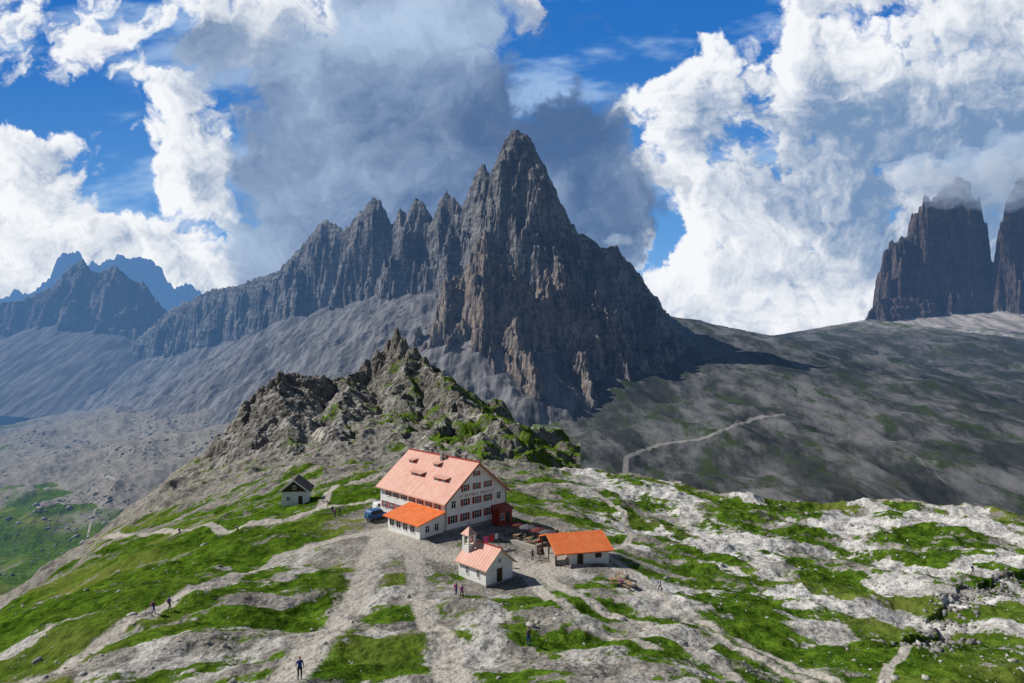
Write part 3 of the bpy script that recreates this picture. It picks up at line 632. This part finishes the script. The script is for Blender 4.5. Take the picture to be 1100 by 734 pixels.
def shed():
    x0,y0,_=W(318,538,141); z0=gz(x0,y0)+.5
    E=empty('small_hut',(x0,y0,z0),math.radians(8))
    w=Acc(); w.box(-2.5,2.5,-2,3.,-2.,2.6); w.obj('lower_walls',M_pl,E)
    w=Acc(); w.extr([(-2.55,2.6),(2.55,2.6),(2.55,2.9),(0,4.9),(-2.55,2.9)],1,-2.05,3.05); w.obj('timber_gable',M_wood,E)
    r=Acc(); r.extr([(-3.2,2.4),(0,4.95),(0,5.12),(-3.2,2.57)],1,-2.8,3.6); r.extr([(.002,4.95),(3.2,2.4),(3.2,2.57),(.002,5.12)],1,-2.8,3.6); r.obj('roof',M_grey,E)
    r=Acc(); r.extr([(-3.25,2.3),(0,4.87),(0,5.15),(-3.25,2.58)],1,-2.9,-2.803); r.extr([(.002,4.87),(3.25,2.3),(3.25,2.58),(.002,5.15)],1,-2.9,-2.803); r.obj('bargeboards',M_white,E)
    fr,gl,sh=Acc(),Acc(),Acc(); window(fr,gl,sh,wallM((-1.2,-2,1.2),'-y'),.6,.7,False); window(fr,gl,sh,wallM((0,-2.05,3.5),'-y'),.6,.6,False); window(fr,gl,sh,wallM((-2.5,.5,1.3),'-x'),.7,.8,False)
    fr.obj('window_frames',M_white,E); gl.obj('window_glass',M_glass,E)
    d=Acc(); d.box(.8,1.6,-2.05,-2.,-.3,1.7); d.obj('door',M_wood,E)
shed()
def rockmass(name,pts,sizes,mat,sink=.25,seed=1):
    r=np.random.default_rng(seed)
    t=(1+5**.5)/2
    iv=np.array([(-1,t,0),(1,t,0),(-1,-t,0),(1,-t,0),(0,-1,t),(0,1,t),(0,-1,-t),(0,1,-t),(t,0,-1),(t,0,1),(-t,0,-1),(-t,0,1)])/1.9
    fc=np.array([(0,11,5),(0,5,1),(0,1,7),(0,7,10),(0,10,11),(1,5,9),(5,11,4),(11,10,2),(10,7,6),(7,1,8),(3,9,4),(3,4,2),(3,2,6),(3,6,8),(3,8,9),(4,9,5),(2,4,11),(6,2,10),(8,6,7),(9,8,1)])
    n=len(pts); V=iv[None]*(1+r.uniform(-.35,.35,(n,12,1)))*r.uniform(.6,1.3,(n,1,3))*np.array([1,1,.75])
    a=r.uniform(0,6.28,n); c,s=np.cos(a)[:,None],np.sin(a)[:,None]
    x=V[:,:,0]*c-V[:,:,1]*s; y=V[:,:,0]*s+V[:,:,1]*c; V[:,:,0]=x;V[:,:,1]=y
    V=V*np.asarray(sizes)[:,None,None]+np.asarray(pts)[:,None,:]; V[:,:,2]+=np.asarray(sizes)[:,None]*sink
    Fc=(fc[None]+np.arange(n)[:,None,None]*12).reshape(-1,3).astype(np.int32); V=V.reshape(-1,3).astype(np.float32)
    me=bpy.data.meshes.new(name); me.vertices.add(len(V)); me.vertices.foreach_set('co',V.ravel()); me.loops.add(Fc.size); me.loops.foreach_set('vertex_index',Fc.ravel())
    me.polygons.add(len(Fc)); me.polygons.foreach_set('loop_start',np.arange(0,Fc.size,3,dtype=np.int32)); me.polygons.foreach_set('loop_total',np.full(len(Fc),3,np.int32)); me.update(calc_edges=True)
    me.materials.append(mat); o=bpy.data.objects.new(name,me); scn.collection.objects.link(o); return o
n=14000; Yr=rng.uniform(46,230,n)**1.0; Xr=rng.uniform(-.85,.85,n)*Yr
dens=fbm(Xr/14,Yr/14,3,301)+.25*(Xr>15); keep=(rng.uniform(0,1,n)<sstep(-.2,.6,dens))&(np.hypot(Xr+12,Yr-112)>24)&(np.hypot(Xr-9,Yr-104)>12)&(np.hypot(Xr+1,Yr-95)>8)&(polydist(Xr,Yr,ROAD)>2.5)
Xr,Yr=Xr[keep],Yr[keep]; sz=np.clip(rng.pareto(3.,len(Xr))*.11+.05,0,.6)
rockmass('scattered_stones',np.c_[Xr,Yr,ground(Xr,Yr)],sz,M_bld,.0,3)
n=24000; Yr=rng.uniform(330,1150,n); Xr=rng.uniform(-.8,-.1,n)*Yr; dens=fbm(Xr/80,Yr/80,3,305); keep=(rng.uniform(0,1,n)<sstep(-.3,.4,dens)); Xr,Yr=Xr[keep],Yr[keep]
rockmass('valley_boulders',np.c_[Xr,Yr,ground(Xr,Yr)],np.clip(rng.pareto(2.8,len(Xr))*.6+.4,0,3.),M_bf,-.1,4)
pts=[];szs=[]
for a,b in zip(GUL[:-1],GUL[1:]):
    L=math.dist(a,b); k=int(L*9)
    for i in range(k):
        t_=random.random(); o_=abs(random.gauss(0,1.8)); x=a[0]+(b[0]-a[0])*t_+random.gauss(0,1.2)+o_*.6; y=a[1]+(b[1]-a[1])*t_-o_+random.gauss(0,.5); pts.append((x,y,gz(x,y))); szs.append(random.uniform(.12,.42)*(1 if random.random()<.9 else 1.6))
rockmass('gully_rocks',np.array(pts),np.array(szs),simple('gully_stone',(.20,.19,.18),.5,1.5,.95,.05),.0,5)
# ------------------------------------------------------------------ people
SKIN=simple('skin',(.55,.36,.27)); HAIR=simple('hair',(.06,.04,.025)); SHOE=simple('boots',(.08,.06,.05))
def figure(pose):
    V=[];E=[];R=[]
    def v(p,r): V.append(p);R.append(r);return len(V)-1
    def chain(st,l):
        k=st
        for p,r in l: j=v(p,r); E.append((k,j)); k=j
        return k
    hz=.52 if pose=='sit' else .93
    pel=v((0,0,hz),(.15,.11))
    ch=chain(pel,[((0,.0,hz+.16),(.145,.10)),((0,.0,hz+.34),(.17,.115)),((0,.01,hz+.47),(.15,.09))]); 
    nk=chain(ch,[((0,.0,hz+.56),(.06,.06)),((0,-.01,hz+.64),(.07,.075)),((0,-.015,hz+.73),(.085,.10)),((0,-.01,hz+.81),(.05,.06))])
    for s in(-1,1):
        if pose=='walk': el=((s*.25,.12*s,hz+.2),.04); wr=((s*.24,.12*s-.16,hz+.02),.03); ha=((s*.23,.12*s-.23,hz-.04),.035)
        elif pose=='sit': el=((s*.24,-.10,hz+.22),.04); wr=((s*.14,-.33,hz+.2),.03); ha=((s*.1,-.40,hz+.21),.035)
        else: el=((s*.27,.03,hz+.2),.04); wr=((s*.26,-.06,hz-.04),.03); ha=((s*.25,-.08,hz-.13),.035)
        chain(ch,[((s*.17,0,hz+.46),(.06,.06)),(el[0],(el[1],)*2),(wr[0],(wr[1],)*2),(ha[0],(ha[1],.022))])
        if pose=='walk': hp=[((s*.1,0,hz-.06),(.095,.10)),((s*.1,-.16*s-.03,.5),(.062,.065)),((s*.1,.05-.25*s,.1),(.042,.045)),((s*.1,.05-.25*s-.06,.045),(.045,.045)),((s*.1,.05-.25*s-.18,.035),(.04,.035))]
        elif pose=='sit': hp=[((s*.11,-.05,hz-.01),(.095,.095)),((s*.13,-.45,hz-.02),(.065,.065)),((s*.13,-.42,.1),(.042,.045)),((s*.13,-.47,.045),(.045,.045)),((s*.13,-.6,.035),(.04,.035))]
        else: hp=[((s*.1,0,hz-.06),(.095,.10)),((s*.11,-.01,.5),(.062,.065)),((s*.12,.02,.1),(.042,.045)),((s*.12,-.03,.045),(.045,.045)),((s*.13,-.16,.035),(.04,.035))]
        chain(pel,hp)
    me=bpy.data.meshes.new('fig'); me.from_pydata(V,E,[]); o=bpy.data.objects.new('fig',me); scn.collection.objects.link(o)
    m=o.modifiers.new('s','SKIN'); 
    for i,r in enumerate(R): me.skin_vertices[0].data[i].radius=r
    me.skin_vertices[0].data[0].use_root=True
    o.modifiers.new('u','SUBSURF').levels=2
    dg=bpy.context.evaluated_depsgraph_get(); dg.update(); me2=bpy.data.meshes.new_from_object(o.evaluated_get(dg))
    bpy.data.objects.remove(o)
    for mm in(SHOE,SKIN,SKIN,SKIN,HAIR): me2.materials.append(mm)
    for p in me2.polygons:
        c=p.center; p.use_smooth=True
        if c.z<.09: i=0
        elif c.z<hz+.04 and abs(c.x)<.21 and not(pose=='sit' and c.z>hz+.1): i=1
        elif c.z<hz+.53: i=2
        else: i=3
        if i!=0 and abs(c.x)>.2 and c.z<hz+.13: i=3
        if c.z>hz+.74 or (c.z>hz+.62 and c.y>.03): i=4
        p.material_index=i
    bm=bmesh.new(); bm.from_mesh(me2)
    def blob(c,r,mi,sc=(1,1,1)):
        k=bmesh.ops.create_icosphere(bm,subdivisions=2,radius=r,matrix=Matrix.Translation(c)@Matrix.Diagonal((*sc,1)))
        for f in {f for q in k['verts'] for f in q.link_faces}: f.material_index=mi; f.smooth=True
    blob((0,-.115,hz+.69),.014,3,(1,1,1.5)); blob((.032,-.10,hz+.715),.009,4); blob((-.032,-.10,hz+.715),.009,4); blob((.085,0,hz+.69),.022,3,(.5,1,1.3)); blob((-.085,0,hz+.69),.022,3,(.5,1,1.3)); 
    if pose!='sit': blob((0,.19,hz+.30),.19,5,(.85,.6,1.25))
    bm.to_mesh(me2); bm.free(); me2.materials.append(SHOE)
    return me2
FIG={k:figure(k) for k in('stand','walk','sit')}
COL=[simple('cloth_%d'%i,c,.15,6,.9) for i,c in enumerate([(.45,.03,.03),(.03,.06,.25),(.02,.02,.025),(.5,.5,.48),(.6,.35,.04),(.03,.22,.2),(.08,.07,.05),(.35,.08,.25),(.10,.16,.35)])]
def person(u,v,pose='stand',rz=None,loc=None,s=1.):
    if loc is None:
        x,y=hit(u,v); loc=(x,y,gz(x,y)-.02)
    o=bpy.data.objects.new('person',FIG[pose]); scn.collection.objects.link(o); o.location=loc; o.rotation_euler=(0,0,random.uniform(0,6.28) if rz is None else rz); o.scale=(s,s,s)
    for i,m in((1,random.choice([COL[2],COL[6],COL[8],COL[1]])),(2,random.choice(COL)),(5,random.choice(COL))):
        o.material_slots[i].link='OBJECT'; o.material_slots[i].material=m
    return o
for a in [(568,693,'stand',2.8),(490,640,'stand',1.),(496,643,'walk',.6),(165,661,'walk',2.5),(182,657,'walk',2.6),(360,556,'stand'),(365,554,'walk'),(357,553,'stand'),(193,576,'walk',1.5),
  (709,636,'walk',.8),(322,730,'stand',.4),(255,574,'walk',1.6),(545,610,'walk',.4),(572,602,'stand'),(580,600,'walk'),(395,562,'stand'),(1045,618,'walk')]: person(*a)
def to_world(o,rz,x,y): c,s=math.cos(rz),math.sin(rz); return (o[0]+c*x-s*y,o[1]+s*x+c*y)
TO=(3.2,113.5); tz=-32.35
E=empty('terrace',(TO[0],TO[1],tz),RZ)
a=Acc(); a.box(-4.5,5,-4,4.8,-2,0); a.obj('paving',M_deck,E)
a=Acc(); a.box(5.003,5.4,-4.4,5.2,-2.5,.5); a.box(-4.5,5.,4.803,5.2,-2.5,.5); a.obj('parapet_wall',M_stone,E)
def table(x,y,z,rz):
    E=empty('picnic_table',(x,y,z),rz); a=Acc()
    for k in range(4): a.box(-.9,.9,-.38+k*.195,-.38+k*.195+.18,.72,.76)
    for s in(-1,1):
        a.box(-.9,.9,s*.72-.13,s*.72+.13,.42,.46)
        for t in(-.7,.7): a.box(t-.04,t+.04,s*.5-.05,s*.5+.05,0,.72); 
    for t in(-.7,.7): a.box(t-.04,t+.04,-.8,.8,.36,.42)
    a.obj('planks',M_lw,E)
def parasol(x,y,z,m,h=2.4):
    E=empty('parasol',(x,y,z)); a=Acc(); a.cyl((0,0),.03,0,h); a.cyl((0,0),.28,0,.08); a.obj('pole',M_dark,E)
    a=Acc(); n=8; r=1.4; v=[(0,0,h+.05)]+[(r*math.cos(i*6.2832/n),r*math.sin(i*6.2832/n),h-.45) for i in range(n)]+[(r*math.cos(i*6.2832/n),r*math.sin(i*6.2832/n),h-.6) for i in range(n)]
    a.add(v,[(0,1+i,1+(i+1)%n) for i in range(n)]+[(1+i,1+(i+1)%n,1+n+(i+1)%n,1+n+i) for i in range(n)]); a.obj('canopy',m,E)
M_can=simple('parasol_cloth',(.12,.035,.03)); M_can2=simple('parasol_cloth_grey',(.10,.10,.11))
k=0
for ix in(-3,-.4,2.2,4.0):
    for iy in(-2.6,.2,3.0):
        x,y=to_world(TO,RZ,ix,iy)
        table(x,y,tz,RZ+math.pi/2)
        if k%3==0: parasol(*to_world(TO,RZ,ix+1.1,iy+1.0),tz,(M_can,M_can2)[k%2])
        if k%2==0:
            xx,yy=to_world(TO,RZ,ix-.72,iy+random.uniform(-.5,.5)); person(0,0,'sit',RZ+math.pi/2,(xx,yy,tz-.05))
        if k%3!=1:
            xx,yy=to_world(TO,RZ,ix+.72,iy+random.uniform(-.5,.5)); person(0,0,'sit',RZ-math.pi/2,(xx,yy,tz-.05))
        k+=1
for u,v in((662,628),(676,632),(668,622)):
    x,y=hit(u,v); table(x,y,gz(x,y),random.uniform(0,3)); xx,yy=x+.5,y-.7; person(0,0,'sit',2.5,(xx,yy,gz(xx,yy)-.04))
x,y=hit(527,590); E=empty('laundry_line',(x,y,gz(x,y)),RZ)
a=Acc(); a.cyl((0,-1.8),.04,0,2.3); a.cyl((0,1.8),.04,0,2.3); a.box(-.01,.01,-1.8,1.8,2.2,2.22); a.obj('poles',M_dark,E)
def cloth(y0,y1,z1,m,nm):
    V=[];Fq=[];N=8
    for i in range(N+1):
        for j in range(5): V.append((.09*math.sin(i*1.3+j*.5)*j/4,y0+(y1-y0)*i/N,2.2-(2.2-z1)*j/4))
    for i in range(N):
        for j in range(4): Fq.append((i*5+j,(i+1)*5+j,(i+1)*5+j+1,i*5+j+1))
    mesh_obj(nm,V,Fq,m,E,True)
cloth(-1.6,-.5,.9,simple('pink_cloth',(.75,.08,.25)),'pink_towel'); cloth(-.3,.7,1.1,simple('red_cloth',(.6,.03,.04)),'red_towel'); cloth(.9,1.6,1.3,M_white,'white_towel')
def car(x,y,rz,m):
    E=empty('parked_car',(x,y,gz(x,y)),rz)
    body=[(-2,.35),(-2,1.0),(-1.9,1.55),(-1.7,1.85),(.6,1.85),(1.25,1.15),(1.9,.98),(2.05,.7),(2.05,.35)]
    a=Acc(); a.extr(body,1,-.82,.82); o=a.obj('body',m,E); bv=o.modifiers.new('b','BEVEL'); bv.width=.07; bv.segments=2
    g=Acc(); g.extr([(-1.6,1.2),(-1.6,1.7),(.5,1.7),(.95,1.2)],1,-.835,.835); g.add([(.68,-.7,1.80),(.68,.7,1.80),(1.24,.7,1.20),(1.24,-.7,1.20)],[(0,1,2,3)]); g.obj('windows',M_glass,E)
    w=Acc()
    for wx in(-1.25,1.3):
        for s in(-1,1):
            pl=[(wx+.34*math.cos(i*.5236),.34+.34*math.sin(i*.5236)) for i in range(12)]; w.extr(pl,1,s*.72 if s<0 else .66,(s*.88) if s<0 else .88)
    w.obj('wheels',M_dark,E)
    l=Acc(); l.box(2.02,2.08,-.7,-.45,.7,.85); l.box(2.02,2.08,.45,.7,.7,.85); l.obj('lights',M_white,E)
cx,cy=hit(404,558); car(cx,cy,.9,simple('blue_car_paint',(.03,.10,.28),.05,2,.3)); cx,cy=hit(412,549); car(cx,cy,.7,simple('white_car_paint',(.7,.7,.7),.05,2,.3))
x,y=hit(352,552); E=empty('signpost',(x,y,gz(x,y))); a=Acc(); a.cyl((0,0),.05,0,2.4); a.box(.05,.9,-.02,.02,1.9,2.1); a.box(-.8,-.05,-.02,.02,2.15,2.3); a.obj('post_and_boards',M_lw,E)
# ------------------------------------------------------------------ mist on the summits (small volumes with an added glow)
def puff(name,c,r,dens,em,seed):
    bm=bmesh.new()
    bmesh.ops.create_icosphere(bm,subdivisions=5,radius=1.)
    from mathutils import noise as mn
    for v in bm.verts:
        p=v.co.copy(); k=1+.45*mn.noise(p*1.5+Vector((seed,0,0)))+.28*mn.noise(p*3.5+Vector((0,seed,0)))+.14*mn.noise(p*8)+.07*mn.noise(p*16)
        v.co=Vector((p.x*r[0]*k,p.y*r[1]*k,p.z*r[2]*k))
    me=bpy.data.meshes.new(name); bm.to_mesh(me); bm.free()
    m=bpy.data.materials.new('cloud_mist_%d'%seed); m.use_nodes=True; nt=NT(m.node_tree); nt.n.clear(); o=nt.node('ShaderNodeOutputMaterial')
    s=nt.node('ShaderNodeVolumeScatter'); s.inputs['Color'].default_value=(.7,.83,1,1); s.inputs['Density'].default_value=dens; s.inputs['Anisotropy'].default_value=.1
    e=nt.node('ShaderNodeEmission'); e.inputs[0].default_value=(.42,.62,1,1); e.inputs[1].default_value=dens*em  # added glow in place of light scattered repeatedly inside the mist
    ad=nt.node('ShaderNodeAddShader'); nt.l.new(s.outputs[0],ad.inputs[0]); nt.l.new(e.outputs[0],ad.inputs[1]); nt.l.new(ad.outputs[0],o.inputs['Volume'])
    me.materials.append(m); ob=bpy.data.objects.new(name,me); ob.location=c; scn.collection.objects.link(ob)
for i,(u,v,Y,r) in enumerate([(985,185,1860,(90,50,46)),(1045,190,1850,(95,60,72)),(1090,175,1800,(95,60,85)),(1130,185,1800,(80,60,85)),(1015,208,1830,(75,40,34)),(1085,212,1790,(70,36,32))]): puff('cloud',W(u,v,Y),r,.009,.26,i+3)
puff('cloud',W(664,258,1065),(24,16,10),.02,.2,9)
# ------------------------------------------------------------------ sun + world
sd=Vector((-.74,.20,.62)).normalized()
L=bpy.data.lights.new('sun','SUN'); L.energy=5.; L.angle=math.radians(.5); L.color=(1,.955,.89); lo=bpy.data.objects.new('sun',L); scn.collection.objects.link(lo); lo.rotation_euler=(-sd).to_track_quat('-Z','Y').to_euler(); lo.location=(-200,100,300)
wd=bpy.data.worlds.new('World'); scn.world=wd; wd.use_nodes=True; nt=NT(wd.node_tree); nt.n.clear()
out=nt.node('ShaderNodeOutputWorld'); sky=nt.node('ShaderNodeTexSky',sky_type='NISHITA'); sky.sun_disc=False; sky.sun_elevation=math.asin(sd.z); sky.sun_rotation=math.atan2(sd.x,sd.y); sky.altitude=2400; sky.air_density=1.0; sky.dust_density=.5; sky.ozone_density=1.
b1=nt.node('ShaderNodeBackground'); nt.l.new(sky.outputs[0],b1.inputs[0]); b1.inputs[1].default_value=.07
nt.l.new(b1.outputs[0],out.inputs[0])
# ------------------------------------------------------------------ camera
cd=bpy.data.cameras.new('camera'); cd.sensor_width=36; cd.lens=F/1100*36; cd.clip_start=.5; cd.clip_end=30000
cam=bpy.data.objects.new('camera',cd); cam.location=(0,0,0); cam.rotation_euler=(math.pi/2,0,0); scn.collection.objects.link(cam); scn.camera=cam
scn.view_settings.view_transform='Standard'; scn.view_settings.look='None'; scn.view_settings.exposure=0; scn.view_settings.gamma=1
